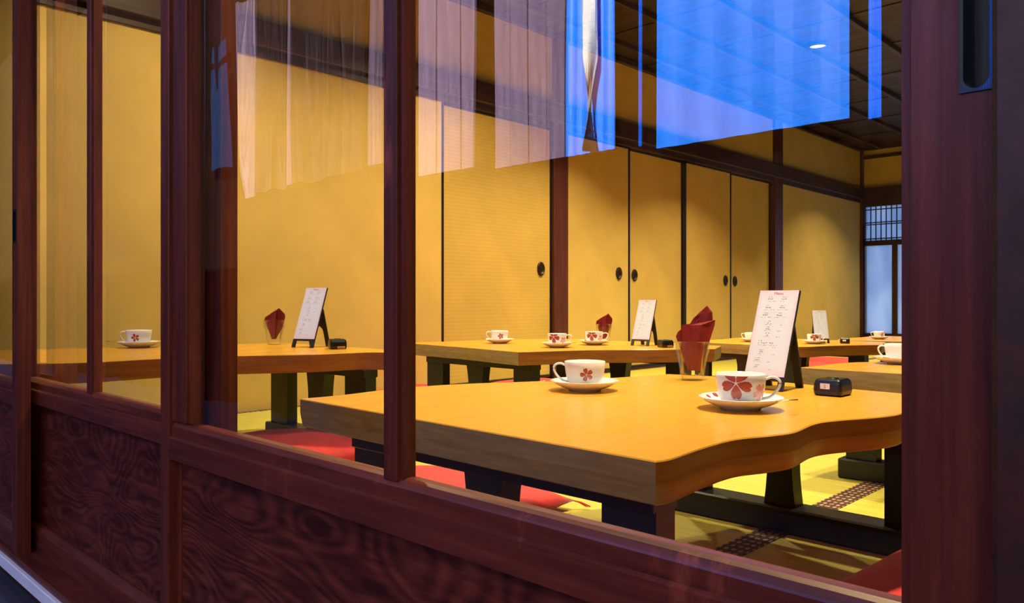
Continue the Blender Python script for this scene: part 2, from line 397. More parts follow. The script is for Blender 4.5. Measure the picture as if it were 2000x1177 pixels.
# far wall with latticed transom over frosted windows
wb = empty('wall_back'); struct(wb, 'far wall with tie beam above the daylit windows', 'wall')
box('upper_plaster_panel', XL, XR, YF+0.01, YF+0.06, 1.93, 2.30, M['plaster'], wb, 0)
box('top_plaster_panel', XL, XR, YF+0.01, YF+0.06, 2.30, ZC+0.02, M['plaster'], wb, 0)
box('tie_beam', XL, XR, YF-0.045, YF+0.08, 1.73, 1.935, M['beam'], wb, 0.004)
box('picture_rail', XL, XR, YF-0.015, YF+0.02, 2.295, 2.335, M['beam'], wb, 0.002)
box('ceiling_rail', XL, XR, YF-0.02, YF+0.05, 2.40, ZC, M['beam'], wb, 0.002)
box('sill_beam', XL, XR, YF-0.03, YF+0.08, -0.1, 0.10, M['beam'], wb, 0.003)
wn = 0
for k in range(4):
    wx0 = -3.585 + k*1.385; wx1 = wx0 + 1.385
    wn += 1
    w = empty('window_%d' % wn, ((wx0+wx1)/2, YF, 0))
    struct(w, ['far window in the corner, lattice transom over tall frosted panes', 'second far window from the left wall, hidden by the door stile',
               'third far window from the left wall', 'far window next to the right wall'][k], 'window')
    h = (wx1-wx0)/2
    for s in (-1, 1): box('jamb', s*h-0.03, s*h+0.03, -0.02, 0.05, 0.10, 1.74, M['beam'], w, 0.002)
    box('transom_bar', -h, h, -0.02, 0.05, 1.225, 1.285, M['beam'], w, 0.002)
    box('lower_rail', -h, h, -0.012, 0.04, 0.10, 0.150, M['beam'], w, 0.002)
    box('head', -h, h, -0.02, 0.05, 1.705, 1.74, M['beam'], w, 0.002)
    box('transom_sheet', -h, h, 0.022, 0.026, 1.28, 1.71, M['frosted'], w, 0)
    nb = 22
    for q in range(1, nb):
        x = -h + 0.03 + (2*h-0.06)*q/nb
        box('lattice_bar', x-0.005, x+0.005, 0.004, 0.018, 1.285, 1.705, M['beam'], w, 0)
    for z in (1.31, 1.484, 1.508, 1.668):
        box('lattice_rail', -h+0.03, h-0.03, 0.002, 0.014, z-0.006, z+0.006, M['beam'], w, 0)
    xs = [-h+0.045, -h+0.342, -h+0.40, 0.0-0.03, 0.03, h-0.40, h-0.342, h-0.045]
    for a, b in ((xs[0], xs[1]), (xs[2], xs[3]), (xs[4], xs[5]), (xs[6], xs[7])):
        box('frosted_pane', a-0.005, b+0.005, 0.014, 0.020, 0.145, 1.228, M['frosted'], w, 0)
    for a, b in ((xs[1], xs[2]), (xs[3], xs[4]), (xs[5], xs[6])):
        box('mullion', a, b, -0.01, 0.04, 0.15, 1.225, M['beam'], w, 0.002)
struct(box('wall_right', XR, XR+0.12, 0.05, YF+0.1, -0.1, ZC, M['beam'], None, 0), 'unseen right wall, made dark to cut the fill light', 'wall')  # dark surface chosen so little light bounces back from the right

# ceiling: boards side by side, battens under them
ce = empty('ceiling', (0, 0, ZC)); struct(ce, 'dark wooden board ceiling with battens', 'ceiling')
box('roof_slab', XL-0.3, XR+0.3, -0.02, YF+2.6, 0.035, 0.16, M['beam'], ce, 0)  # rear overhang added to keep the sun off the far windows
nb = 24
for k in range(nb):
    y0 = 0.05 + (YF-0.05)*k/nb; y1 = 0.05 + (YF-0.05)*(k+1)/nb
    box('ceiling_board', XL, XR, y0+0.002, y1-0.002, (0.008 if k % 2 else 0.0), 0.034, M['ceil'], ce, 0.002)
for k in range(12):
    x = XL + (XR-XL)*(k+0.5)/12
    box('batten', x-0.018, x+0.018, 0.05, YF, -0.035, 0.001, M['beam'], ce, 0.002)

# recessed lamps in the ceiling: they give the warm light of the room
def lens_mat():
    m = bpy.data.materials.new('lit lamp lens'); m.use_nodes = True
    t = m.node_tree; t.nodes.clear(); o = t.nodes.new('ShaderNodeOutputMaterial'); e = N(t, 'Emission', Strength=6.0)
    e.inputs[0].default_value = (1, 0.75, 0.4, 1); t.links.new(e.outputs[0], o.inputs[0]); return m
M['lens'] = lens_mat()
LAMPC = (1.0, 0.80, 0.45)
lamps = [(-0.66, 0.95, 40, 'over the near table'), (-2.75, 0.85, 40, 'over the left table'), (-2.55, 2.5, 46, 'over the middle table'),
         (-0.80, 2.15, 24, 'over the table behind the near menu'), (-2.45, 3.6, 50, 'over the table by the far post'), (-2.356, 5.15, 52, 'over the paper doors by the far post'),
         (-1.8, 6.9, 30, 'over the farthest table'), (-2.5, 8.1, 34, 'before the far windows')]
for k, (x, y, p, where) in enumerate(lamps):
    t = empty('ceiling_downlight', (x, y, ZC-0.036))
    bm = bmesh.new(); lathe(bm, [(0.060, 0.03), (0.060, 0.0), (0.075, -0.003), (0.078, 0.002), (0.078, 0.03)], 32, True)
    obj('trim_ring', bm, M['black'], t, (0, 0, 0.004), True)
    bm = bmesh.new(); lathe(bm, [(0.0, 0.026), (0.060, 0.026), (0.060, 0.022), (0.0, 0.022)], 32)
    obj('lens', bm, M['lens'], t)
    tag(t, 'round recessed ceiling lamp ' + where, 'lamp', 'recessed ceiling lamps')
    ld = bpy.data.lights.new('lamp_light', 'AREA'); ld.shape = 'DISK'; ld.size = 0.11; ld.energy = p*0.92; ld.color = LAMPC; ld.spread = math.radians(130 if k in (1, 2) else 106)
    lo = bpy.data.objects.new('lamp_light', ld); C.objects.link(lo); lo.parent = t; lo.location = (0, 0, -0.004)

M['soot'] = wood('sooty timber', (0.0015, 0.0010, 0.0008), (0.003, 0.002, 0.0016), (0.006, 0.004, 0.003), (30, 30, 2), 0.9, 0.2, spec=0.0)
# ------------------------------------------------------------------ shop front: three glazed sliding doors in two tracks
ZB, ZT = -0.05, 1.80          # door foot and head
def door(name, x0, x1, y, label, lw, rw, mull, pull_x=None, panes=('pane', 'pane'), face=0.0):
    """x0..x1 door width, y its outer face; lw/rw = (outer stile, inner frame) widths left and right; mull = mullion face centre"""
    d = empty(name, (0, y, 0)); struct(d, label, 'sliding door')
    T = 0.027
    xl1, xl2 = x0+lw[0], x0+lw[0]+lw[1]; xr1, xr2 = x1-rw[0], x1-rw[0]-rw[1]
    V, H = M['door_v'], M['door_h']
    sl = box('outer_stile', x0, xl1, 0, T, ZB, ZT, V, d, 0.0015)
    sr = None
    if pull_x is None: box('outer_stile', xr1, x1, 0, T, ZB, ZT, V, d, 0.0015)
    else:
        # stile with a slot cut for the recessed pull
        a, b, z0, z1 = pull_x[0], pull_x[1], pull_x[2], pull_x[3]
        bm = bmesh.new()
        for q in ((xr1, x1, ZB, z0), (xr1, x1, z1, ZT), (xr1, a, z0, z1), (b, x1, z0, z1)):
            bm_box(bm, q[0], q[1], 0, T, q[2], q[3])
        bm_box(bm, a, b, 0.0225, T, z0, z1)
        bmesh.ops.remove_doubles(bm, verts=bm.verts[:], dist=1e-5)
        sr = obj('outer_stile', bm, V, d)
        # iron plate framing a slot with round ends
        pl = (b-a)/2; cx_ = (a+b)/2; r = pl*0.78
        outer = []; inner = []
        nseg = 12
        for i in range(nseg+1):
            th = PI + PI*i/nseg; inner.append((cx_+r*math.cos(th), z0+pl*0.22+r+r*math.sin(th)))
        for i in range(nseg+1):
            th = PI*i/nseg; inner.append((cx_+r*math.cos(th), z1-pl*0.22-r+r*math.sin(th)))
        for (px, pz) in inner:
            zz = (pz-(z0+z1)/2); xx = px-cx_
            k = min(pl/max(abs(xx), 1e-6), ((z1-z0)/2)/max(abs(zz), 1e-6)); outer.append((cx_+xx*k, (z0+z1)/2+zz*k))
        # keep the plate's corners square
        for want in ((a, z0), (b, z0), (b, z1), (a, z1)):
            i = min(range(len(outer)), key=lambda q: (outer[q][0]-want[0])**2+(outer[q][1]-want[1])**2); outer[i] = want
        bm = bmesh.new(); n = len(inner)
        vo = [bm.verts.new((p[0], -0.0012, p[1])) for p in outer]; vi = [bm.verts.new((p[0], -0.0008, p[1])) for p in inner]
        vd = [bm.verts.new((p[0]*0.9+cx_*0.1, 0.021, p[1])) for p in inner]; vb = [bm.verts.new((p[0], 0.004, p[1])) for p in outer]
        for i in range(n):
            j = (i+1) % n
            bm.faces.new((vo[i], vo[j], vi[j], vi[i])); bm.faces.new((vi[i], vi[j], vd[j], vd[i])); bm.faces.new((vo[i], vb[i], vb[j], vo[j]))
        bm.faces.new(vd)
        tag(obj('recessed_pull', bm, M['iron'], sr), 'blued iron recessed pull plate')
    # inner glazing frame, a little behind the stiles
    YI = 0.006
    GZ0, RT, RB = 0.353, 0.330, 0.295
    def moulded(nm, a, b, z0, z1, side):
        """frame bar with a stepped moulding towards the glass"""
        bm = bmesh.new(); bm_box(bm, a, b, YI, T, z0, z1); bevel_all(bm, 0.001)
        st = 0.006
        if side == 'L': bm_box(bm, b-0.001, b+st, YI+0.005, T, z0, z1)
        if side == 'R': bm_box(bm, a-st, a+0.001, YI+0.005, T, z0, z1)
        if side == 'LR': bm_box(bm, a-st, b+st, YI+0.005, T, z0, z1)
        return obj(nm, bm, V, d)
    if lw[1] > 0: moulded('inner_stile', xl1, xl2-0.006, GZ0, ZT-0.05, 'L')
    if rw[1] > 0: moulded('inner_stile', xr2+0.006, xr1, GZ0, ZT-0.05, 'R')
    if mull: moulded('mullion', mull-0.0115, mull+0.0115, GZ0-0.004, ZT-0.05, 'LR')
    # lower glazing rail with a slope to the glass, ledge and middle rail
    bm = bmesh.new()
    prism(bm, [(YI, RT), (T, RT), (T, GZ0), (YI+0.010, GZ0), (YI+0.0045, GZ0-0.002), (YI+0.001, GZ0-0.007), (YI, GZ0-0.009)], 'x', xl1, xr1)
    obj('glazing_rail', bm, H, d)
    bm = bmesh.new(); prism(bm, [(0.0, RB), (T, RB), (T, RT), (0.0035, RT), (0.0, RT-0.003)], 'x', xl1, xr1); obj('middle_rail', bm, H, d)
    box('top_rail', xl1, xr1, 0.0, T, ZT-0.06, ZT, H, d, 0.002)
    # lower board panel
    box('lower_panel', xl1+0.010, xr1-0.002, 0.017, 0.026, -0.005, RB+0.005, M['panel'], d, 0)
    for a, b in ((xl1, xl1+0.012),): box('panel_bead', a, b, 0.014, T, 0.0, RB, V, d, 0.001)
    bm = bmesh.new(); prism(bm, [(0.0, ZB), (T, ZB), (T, 0.005), (0.014, 0.005), (0.0035, -0.002), (0.0, -0.006)], 'x', xl1, xr1); obj('bottom_rail', bm, H, d)
    # panes
    gy = 0.021
    spans = [(xl2-0.004, mull), (mull, xr2+0.004)] if mull else [(xl2-0.004, xr2+0.004)]
    for (a, b), pm in zip(spans, panes):
        box('glass_pane', a, b, gy, gy+0.003, GZ0-0.006, ZT-0.055, M[pm], d, 0)
    return d
d1 = door('door_1', -1.263, -0.105, 0.0, 'near glazed sliding door with dark red-brown frame and iron pull', (0.031, 0.056), (0.030, 0.026), -0.6715,
          (-0.1262, -0.1092, 0.659, 0.765), ('pane_wavy', 'pane'))
d2 = door('door_2', -2.31, -1.140, 0.042, 'middle glazed sliding door set back behind the near door', (0.050, 0.062), (0.055, 0.075), -1.752, None, ('pane', 'pane_wavy'))
d3 = door('door_3', -3.26, -2.084, 0.0, 'leftmost glazed sliding door, only its stile with pull showing', (0.03, 0.05), (0.045, 0.028), -2.70,
          (-2.122, -2.096, 0.677, 0.756), ('pane', 'pane'))
struct(box('trim_2', -0.103, 0.10, -0.035, 0.10, -0.55, 2.0, M['beam'], None, 0.003), 'dark wooden door post at the right edge', 'post')
struct(box('trim_3', -3.55, -0.10, -0.006, 0.095, -0.066, -0.05, M['door_h'], None, 0.001), 'worn wooden sill board under the sliding doors', 'sill')
struct(box('trim_4', -3.55, -0.10, -0.014, 0.09, -0.094, -0.066, M['whitestrip'], None, 0.002), 'white strip below the door sill', 'sill')
struct(box('trim_5', -3.55, 0.10, -0.055, 0.09, -0.55, -0.120, M['stone'], None, 0.012), 'dark stone footing under the doors', 'footing')
struct(box('trim_6', -3.55, -0.10, 0.0, 0.095, -0.12, -0.094, M['beam'], None, 0.001), 'dark gap board below the white strip', 'sill')
struct(box('trim_7', -3.8, 0.4, -0.02, 0.10, 1.80, 2.46, M['door_h'], None, 0.003), 'wooden lintel over the sliding doors', 'lintel')
struct(box('wall_front', 0.10, 14, 0.0, 0.10, -0.55, 2.46, M['door_v'], None, 0.002), 'boarded shop front right of the door post', 'wall')
struct(box('wall_front_left', -40, -3.55, 0.0, 0.10, -0.55, 2.46, M['door_v'], None, 0.002), 'boarded shop front left of the doors', 'wall')
struct(box('wall_upper', -40.0, 14.0, 0.02, 0.14, 2.46, 4.05, M['soot'], None, 0), 'unseen upper storey wall, its height set to shade the lane', 'wall')  # unseen; height shaped so its shadow ends low on the opposite front

struct(box('trim_8', -40, 14, -1.05, 0.02, 2.40, 2.46, M['soot'], None, 0), 'unseen eave added to block sky over the shop front', 'eave')  # added out of view to hold skylight off the doors and lane
struct(box('wall_lane_end', -40, -39.7, -3.4, 0.1, -0.7, 6.0, M['soot'], None, 0), 'unseen dark wall added at the lane end to block the sky', 'wall')  # added to keep open sky out of the left panes' reflections

# ------------------------------------------------------------------ the street side (seen only as reflections in the panes)
struct(box('street', -40, 14, -3.3, -0.05, -0.70, -0.55, M['stone'], None, 0), 'dark stone paving of the lane outside', 'street')
LY = -3.2
opp = empty('wall_opposite', (0, LY, 0)); struct(opp, 'dark timber house front across the lane', 'wall')
M['pale'] = wood('pale weathered boards', (0.085, 0.062, 0.115), (0.125, 0.095, 0.160), (0.17, 0.135, 0.205), (30, 30, 1.5), 0.9, 0.2, spec=0.0)
M['dim'] = wood('grey weathered boards', (0.002, 0.0015, 0.0015), (0.010, 0.008, 0.009), (0.03, 0.025, 0.03), (12, 30, 1.0), 0.9, 0.2, spec=0.0)
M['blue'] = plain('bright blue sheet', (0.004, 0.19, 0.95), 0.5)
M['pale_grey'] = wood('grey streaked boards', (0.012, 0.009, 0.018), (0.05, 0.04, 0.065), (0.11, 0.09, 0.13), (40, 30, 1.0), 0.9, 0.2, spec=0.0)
M['dullblue'] = plain('dull blue sheet', (0.001, 0.010, 0.030), 0.9, spec=0.0)  # darkened copy of the blue: a weaker glass reflection put into the colour
M['white'] = plain('white painted pole', (0.8, 0.8, 0.8), 0.6)
M['cream'] = plaster('cream bounce wall', (0.115, 0.088, 0.062))  # for the unseen walls added to brighten the shop front
box('bounce_storey', -1.5, 14, -0.118, -0.06, 4.0, 6.5, M['cream'], opp, 0)  # added out of view, with the front below, to bounce sunlight onto the doors
box('bounce_front', -0.95, 14, -0.118, -0.06, 0.9, 3.98, M['cream'], opp, 0)
box('timber_wall', -40, 14, -0.25, -0.12, -0.7, 6.5, M['soot'], opp, 0)
def boards(x0, x1, z0, z1, mat, n):
    for k in range(n):
        a = x0+(x1-x0)*k/n; b = x0+(x1-x0)*(k+1)/n
        box('board', a+0.004, b-0.004, -0.09, -0.065+0.006*(k % 2), z0, z1, mat, opp, 0.002)
boards(-4.746, -4.076, 1.50, 3.3, M['pale'], 5)
boards(-3.862, -3.203, 1.46, 3.3, M['pale'], 4)
boards(-7.55, -7.28, 1.60, 3.6, M['pale_grey'], 2)
boards(-7.24, -6.78, 1.62, 3.6, M['dim'], 3)
boards(-6.74, -6.60, 1.64, 3.6, M['pale_grey'], 1)
boards(-6.56, -5.40, 1.64, 3.6, M['dim'], 6)
boards(-5.36, -5.16, 1.66, 3.6, M['pale_grey'], 1)
def sheet(x0, x1, z0, z1, label, mat='blue'):
    bm = bmesh.new(); n = 24
    fr = []
    for k in range(n+1):
        x = x0+(x1-x0)*k/n; y = 0.006*math.sin(k*1.3)
        fr.append((x, y))
    poly = fr + [(x, y-0.004) for x, y in fr[::-1]]
    prism(bm, poly, 'z', z0, z1)
    o = obj('blue_sheet', bm, M[mat], None, (0, LY-0.02, 0))
    tag(o, label, 'sheet', 'blue sheets hung across the lane'); return o
sheet(-3.161, -2.791, 1.45, 3.3, 'narrow blue sheet with white pole, mirrored left of the wide blue one')
sheet(-2.503, -1.415, 1.41, 3.3, 'wide bright blue sheet mirrored in the right-hand pane')
sheet(-1.329, -1.273, 1.39, 3.3, 'thin blue strip mirrored near the right door stile')
sheet(-2.618, -2.604, 1.44, 3.3, 'hair-thin blue strip mirrored between the two blue sheets')
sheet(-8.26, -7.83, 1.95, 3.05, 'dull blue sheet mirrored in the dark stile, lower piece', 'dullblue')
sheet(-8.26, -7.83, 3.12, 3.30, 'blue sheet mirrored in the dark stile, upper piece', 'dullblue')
bm = bmesh.new(); tube(bm, [(0, 0, 1.45), (0.004, 0, 2.0), (-0.004, 0, 2.6), (0, 0, 3.3)], 0.043, 14)
tag(obj('pole', bm, M['white'], None, (-2.922, LY+0.05, 0), True), 'white pole mirrored in front of the narrow blue sheet', 'pole')

# ------------------------------------------------------------------ tables
R2 = Vector((math.cos(YAW), math.sin(YAW)))         # the camera's right, in plan
def live_table(ztop, thick, front, right, back, left, frames, label, grp='low tables of thick live-edged slabs'):
    """slab from four edge polylines (front, right, back, left; in order round the slab); frames = list of (y, [leg x centres])"""
    out = []; segm = []
    for e, curve in ((front, False), (right, True), (back, False), (left, True)):
        pts = catmull(e, 6) if curve and len(e) > 2 else e
        out += pts[:-1]; segm += [2 if curve else 1]*(len(pts)-1)
    cx_ = sum(p[0] for p in out)/len(out); cy_ = sum(p[1] for p in out)/len(out)
    t = empty('low_table', (cx_, cy_, 0)); tag(t, label, 'table', grp)
    bm = bmesh.new()
    # bulging live edges: a few stacked outlines
    levels = [(0.0, -0.0018), (0.0018, 0.0), (thick*0.5, 0.0), (thick-0.002, -0.005), (thick, -0.007)]
    rings = []
    n = len(out)
    for dz, ins in levels:
        ring = []
        for i, p in enumerate(out):
            d = Vector((p[0]-cx_, p[1]-cy_)); l = d.length
            q = d*(1+ins/l); ring.append(bm.verts.new((q.x, q.y, ztop-dz)))
        rings.append(ring)
    for a, b in zip(rings, rings[1:]):
        for i in range(n): bm.faces.new((a[i], a[(i+1) % n], b[(i+1) % n], b[i])).material_index = segm[i] if a is not rings[0] else 0
    bm.faces.new(rings[0][::-1]); bm.faces.new(rings[-1])
    tt = obj('table_top', bm, M['table'], t); tt.data.materials.append(M['endgrain']); tt.data.materials.append(M['liveedge'])
    zb = ztop-thick
    for (fy, xs, w) in frames:
        x0, x1 = min(xs)-w/2, max(xs)+w/2
        fr = empty('end_frame', (0, fy-cy_, 0)); fr.parent = t
        box('top_rail', x0-cx_, x1-cx_, -0.03, 0.03, zb-0.028, zb, M['black'], fr, 0.002)
        box('foot_beam', x0-cx_-0.02, x1-cx_+0.02, -0.038, 0.038, 0.0, 0.06, M['black'], fr, 0.004)
        for i, x in enumerate(xs):
            bm = bmesh.new()
            wst = 0.78 if 0 < i < len(xs)-1 else 1.0
            prof = []
            for k in range(9):
                s = k/8; z = 0.055+(zb-0.026-0.055)*s
                prof.append((w/2*(1-(1-wst)*math.sin(PI*s)), z))
            poly = [(x-cx_+a, z) for a, z in prof] + [(x-cx_-a, z) for a, z in prof[::-1]]
            prism(bm, poly, 'y', -0.022, 0.022)
            obj('leg', bm, M['black'], fr)
    return t
T1 = live_table(0.35, 0.055,
    [(-1.356, 0.305), (-0.522, 0.285)],
    [(-0.522, 0.285), (-0.517, 0.315), (-0.526, 0.400), (-0.527, 0.487), (-0.505, 0.551), (-0.494, 0.604), (-0.505, 0.700), (-0.494, 0.759), (-0.460, 0.837), (-0.446, 0.896), (-0.449, 0.965), (-0.470, 1.08), (-0.500, 1.215)],
    [(-0.500, 1.215), (-0.64, 1.228), (-0.81, 1.262), (-1.02, 1.276), (-1.125, 1.25)],
    [(-1.125, 1.25), (-1.16, 1.10), (-1.20, 0.98), (-1.26, 0.85), (-1.335, 0.70), (-1.365, 0.55), (-1.35, 0.40), (-1.356, 0.305)],
    [(0.37, [-1.19, -0.885, -0.607], 0.088), (1.275, [-1.06, -0.822, -0.548], 0.078)],
    'large honey wood low table with wavy edge just behind the glass')
T2 = live_table(0.365, 0.060,
    [(-3.20, 0.06), (-2.56, 0.06)],
    [(-2.56, 0.06), (-2.44, 0.25), (-2.44, 0.45), (-2.40, 0.65), (-2.27, 0.89), (-2.23, 1.07), (-2.08, 1.172)],
    [(-2.08, 1.172), (-2.354, 1.215), (-2.72, 1.20), (-2.98, 1.19)],
    [(-2.98, 1.19), (-3.05, 1.0), (-3.12, 0.70), (-3.22, 0.40), (-3.25, 0.2), (-3.20, 0.06)],
    [(0.16, [-3.08, -2.9, -2.68], 0.09), (1.09, [-2.80, -2.535, -2.28], 0.125)],
    'honey wood low table at the left beside the ochre wall')
T3 = live_table(0.333, 0.057,
    [(-3.13, 1.925), (-2.64, 1.885), (-2.203, 1.812)],
    [(-2.203, 1.812), (-2.15, 1.95), (-2.08, 2.12), (-1.97, 2.25), (-1.86, 2.38), (-1.73, 2.56)],
    [(-1.73, 2.56), (-1.83, 2.80), (-2.75, 2.85)],
    [(-2.75, 2.85), (-2.95, 2.6), (-3.02, 2.4), (-3.06, 2.1), (-3.13, 1.925)],
    [(1.945, [-2.86, -2.58, -2.28], 0.115), (2.62, [-2.62, -2.28, -1.95], 0.11)],
    'honey wood low table in the middle, before the embossed paper door')
T4 = live_table(0.280, 0.062,
    [(-2.75, 3.91), (-1.93, 3.865)],
    [(-1.93, 3.865), (-1.885, 3.92), (-1.86, 4.05), (-1.81, 4.17), (-1.74, 4.29), (-1.655, 4.40)],
    [(-1.655, 4.40), (-1.75, 4.75), (-2.65, 4.80)],
    [(-2.65, 4.80), (-2.72, 4.6), (-2.70, 4.3), (-2.75, 3.91)],
    [(3.99, [-2.62, -2.33, -2.03], 0.10), (4.52, [-2.55, -2.2, -1.84], 0.10)],
    'far low table with rounded corner, under the pale wall past the post')
T5 = live_table(0.345, 0.055,
    [(-0.990, 1.754), (-0.15, 1.76)],
    [(-0.15, 1.76), (-0.13, 2.0), (-0.17, 2.3), (-0.15, 2.65)],
    [(-0.15, 2.65), (-0.86, 2.66)],
    [(-0.86, 2.66), (-0.85, 2.4), (-0.87, 2.17), (-0.94, 2.075), (-0.968, 1.98), (-0.975, 1.85), (-0.990, 1.754)],
    [(1.95, [-0.88, -0.58, -0.26], 0.09), (2.55, [-0.76, -0.5, -0.26], 0.09)],
    'honey wood low table partly hidden by the right door stile')
T6 = live_table(0.260, 0.060,
    [(-2.25, 5.24), (-1.35, 5.42)],
    [(-1.35, 5.42), (-1.33, 5.8), (-1.37, 6.2)],
    [(-1.37, 6.2), (-2.3, 6.15)],
    [(-2.3, 6.15), (-2.28, 5.8), (-2.31, 5.5), (-2.25, 5.24)],
    [(5.42, [-2.15, -1.8, -1.48], 0.10), (6.0, [-2.15, -1.8, -1.48], 0.10)],
    'farthest low table below the frosted window')

# ------------------------------------------------------------------ cups, saucers, spoons
CUP = [(0.0, 0.0), (0.024, 0.0), (0.027, 0.004), (0.033, 0.008), (0.0375, 0.016), (0.0405, 0.028), (0.0425, 0.042), (0.0437, 0.056)]
def cup_r(z):
    for (r0, z0), (r1, z1) in zip(CUP[1:], CUP[2:]):
        if z0 <= z <= z1: return r0+(r1-r0)*(z-z0)/max(z1-z0, 1e-6)
    return CUP[-1][0]
def petal_pts():
    """outline of one notched petal, length 1 along +v"""
    P = [(0.0, 0.06), (0.14, 0.22), (0.29, 0.48), (0.33, 0.70), (0.26, 0.88), (0.13, 0.99), (0.04, 0.93), (0.0, 0.86)]
    return P + [(-a, b) for a, b in P[-2:0:-1]]
def flower(bm, ang, zc, size, rot, skip_above=0.0552):
    for k in range(5):
        th = rot + 2*PI*k/5
        grid = petal_pts()
        # fine fan so that the print follows the curved wall
        cen = (0.0, 0.55)
        ring_sets = []
        for s in (0.0, 0.34, 0.67, 1.0):
            ring = []
            for (a, b) in grid:
                u = cen[0]+(a-cen[0])*s; v = cen[1]+(b-cen[1])*s
                x = size*(u*math.cos(th)-v*math.sin(th)); z = zc+size*(u*math.sin(th)+v*math.cos(th))
                z = min(z, skip_above); z = max(z, 0.009)
                r = cup_r(z)+0.00025; aa = ang + x/r
                ring.append((r*math.cos(aa), r*math.sin(aa), z))
            ring_sets.append(ring)
        c = bm.verts.new(ring_sets[0][0]); rv = [[bm.verts.new(p) for p in r] for r in ring_sets[1:]]
        n = len(grid)
        for i in range(n): bm.faces.new((c, rv[0][i], rv[0][(i+1) % n]))
        for a, b in zip(rv, rv[1:]):
            for i in range(n): bm.faces.new((a[i], b[i], b[(i+1) % n], a[(i+1) % n]))
def make_cup():
    t = empty('tea_cup')
    bm = bmesh.new()
    prof = CUP + [(0.0430, 0.0568), (0.0422, 0.056), (0.0408, 0.042), (0.0388, 0.028), (0.0358, 0.017), (0.031, 0.010), (0.024, 0.0065), (0.0, 0.006)]
    lathe(bm, prof, 48); obj('cup_body', bm, M['china'], t, smooth=True)
    bm = bmesh.new()
    pts = catmull([(0.0405, 0, 0.047), (0.052, 0, 0.0515), (0.063, 0, 0.0485), (0.0665, 0, 0.040), (0.061, 0, 0.028), (0.050, 0, 0.017), (0.0350, 0, 0.0125)], 6)
    tube(bm, pts, 0.0033, 10, 0.75); obj('handle', bm, M['china'], t, smooth=True)
    bm = bmesh.new(); flower(bm, math.radians(-103), 0.043, 0.0285, PI, 0.0553); obj('big_flower_print', bm, M['petal'], t)
    bm = bmesh.new(); flower(bm, math.radians(-38), 0.027, 0.0165, 0.6); obj('flower_print', bm, M['petal_pale'], t)
    bm = bmesh.new(); flower(bm, math.radians(98), 0.031, 0.0145, 0.3); obj('small_flower_print', bm, M['petal'], t)
    # stamens of the big flower
    bm = bmesh.new()
    for k in range(10):
        th = 2*PI*k/10+0.2; L = 0.009+0.002*(k % 2); x = L*math.sin(th); z = min(0.055, 0.043+L*math.cos(th))
        r = cup_r(z)+0.0005; aa = math.radians(-103)+x/r
        p = Vector((r*math.cos(aa), r*math.sin(aa), z)); bmesh.ops.create_icosphere(bm, subdivisions=1, radius=0.0006, matrix=Matrix.Translation(p))
    obj('stamen_dots', bm, M['petal_pale'], t)
    return t
def make_saucer():
    bm = bmesh.new()
    lathe(bm, [(0.0, 0.002), (0.030, 0.002), (0.031, 0.0), (0.034, 0.0), (0.036, 0.004), (0.050, 0.008), (0.064, 0.0145), (0.0725, 0.0208), (0.0735, 0.0220),
               (0.0722, 0.0224), (0.063, 0.0168), (0.050, 0.0110), (0.036, 0.0072), (0.028, 0.0062), (0.0, 0.0062)], 56)
    t = empty('saucer'); obj('dish', bm, M['china'], t, smooth=True)
    bm = bmesh.new()                                # a petal or two printed on the rim
    for (ang, s) in ((2.6, 0.014), (2.95, 0.011)):
        P = petal_pts(); vs = []
        for a, b in P:
            r = 0.056+b*s; aa = ang+a*s/0.06
            z = 0.0110+(r-0.050)/(0.0722-0.050)*(0.0224-0.0110)+0.0006
            vs.append(bm.verts.new((r*math.cos(aa), r*math.sin(aa), z)))
        bm.faces.new(vs)
    obj('petal_print', bm, M['petal'], t); return t
def make_spoon():
    t = empty('teaspoon')
    bm = bmesh.new(); tube(bm, [(0.0, 0, 0.0), (0.02, 0, 0.001), (0.06, 0, 0.0045), (0.085, 0, 0.006)], [0.0012, 0.0012, 0.0016, 0.0024], 8, 0.5); obj('spoon_handle', bm, M['steel'], t, smooth=True)
    bm = bmesh.new(); bmesh.ops.create_uvsphere(bm, u_segments=16, v_segments=8, radius=1.0)
    bmesh.ops.scale(bm, vec=(0.014, 0.0085, 0.0028), verts=bm.verts[:])
    bmesh.ops.translate(bm, vec=(-0.012, 0, -0.0004), verts=bm.verts[:]); obj('spoon_bowl', bm, M['steel'], t, smooth=True); return t
cup0, sau0, spo0 = make_cup(), make_saucer(), make_spoon()
used = False
def cup_set(x, y, z, handle_deg, where, spoon_side=1, sc=1.0):
    """handle_deg: direction of the handle in plan"""
    global used
    a, b, c = (cup0, sau0, spo0) if not used else (copy_tree(cup0), copy_tree(sau0), copy_tree(spo0))
    used = True
    h = math.radians(handle_deg)
    b.location = (x, y, z); b.rotation_euler = (0, 0, h+spoon_side*0.3); b.scale = (sc,)*3
    a.location = (x, y, z+0.0060*sc); a.rotation_euler = (0, 0, h); a.scale = (sc,)*3
    hd = Vector((math.cos(h), math.sin(h))); sd = Vector((-hd.y, hd.x))*spoon_side
    p = Vector((x, y))+hd*0.006*sc+sd*0.043*sc
    c.location = (p.x, p.y, z+0.0165*sc); c.rotation_euler = (0, -0.03, h+spoon_side*0.10); c.scale = (sc,)*3
    tag(a, 'white tea cup with red blossom print ' + where, 'cup', 'blossom tea cups')
    tag(b, 'white saucer under the cup ' + where, 'saucer', 'white saucers')
    tag(c, 'small steel spoon on the saucer ' + where, 'spoon', 'teaspoons')
YD = math.degrees(YAW)
cup_set(-0.668, 0.772, 0.35, YD-14, 'on the near table, handle right', -1)
cup_set(-1.046, 0.804, 0.35, YD+180-8, 'on the near table, handle left', 1)
cup_set(-3.080, 0.640, 0.365, YD+180, 'on the left table, seen through the set-back door', 1, 1.06)
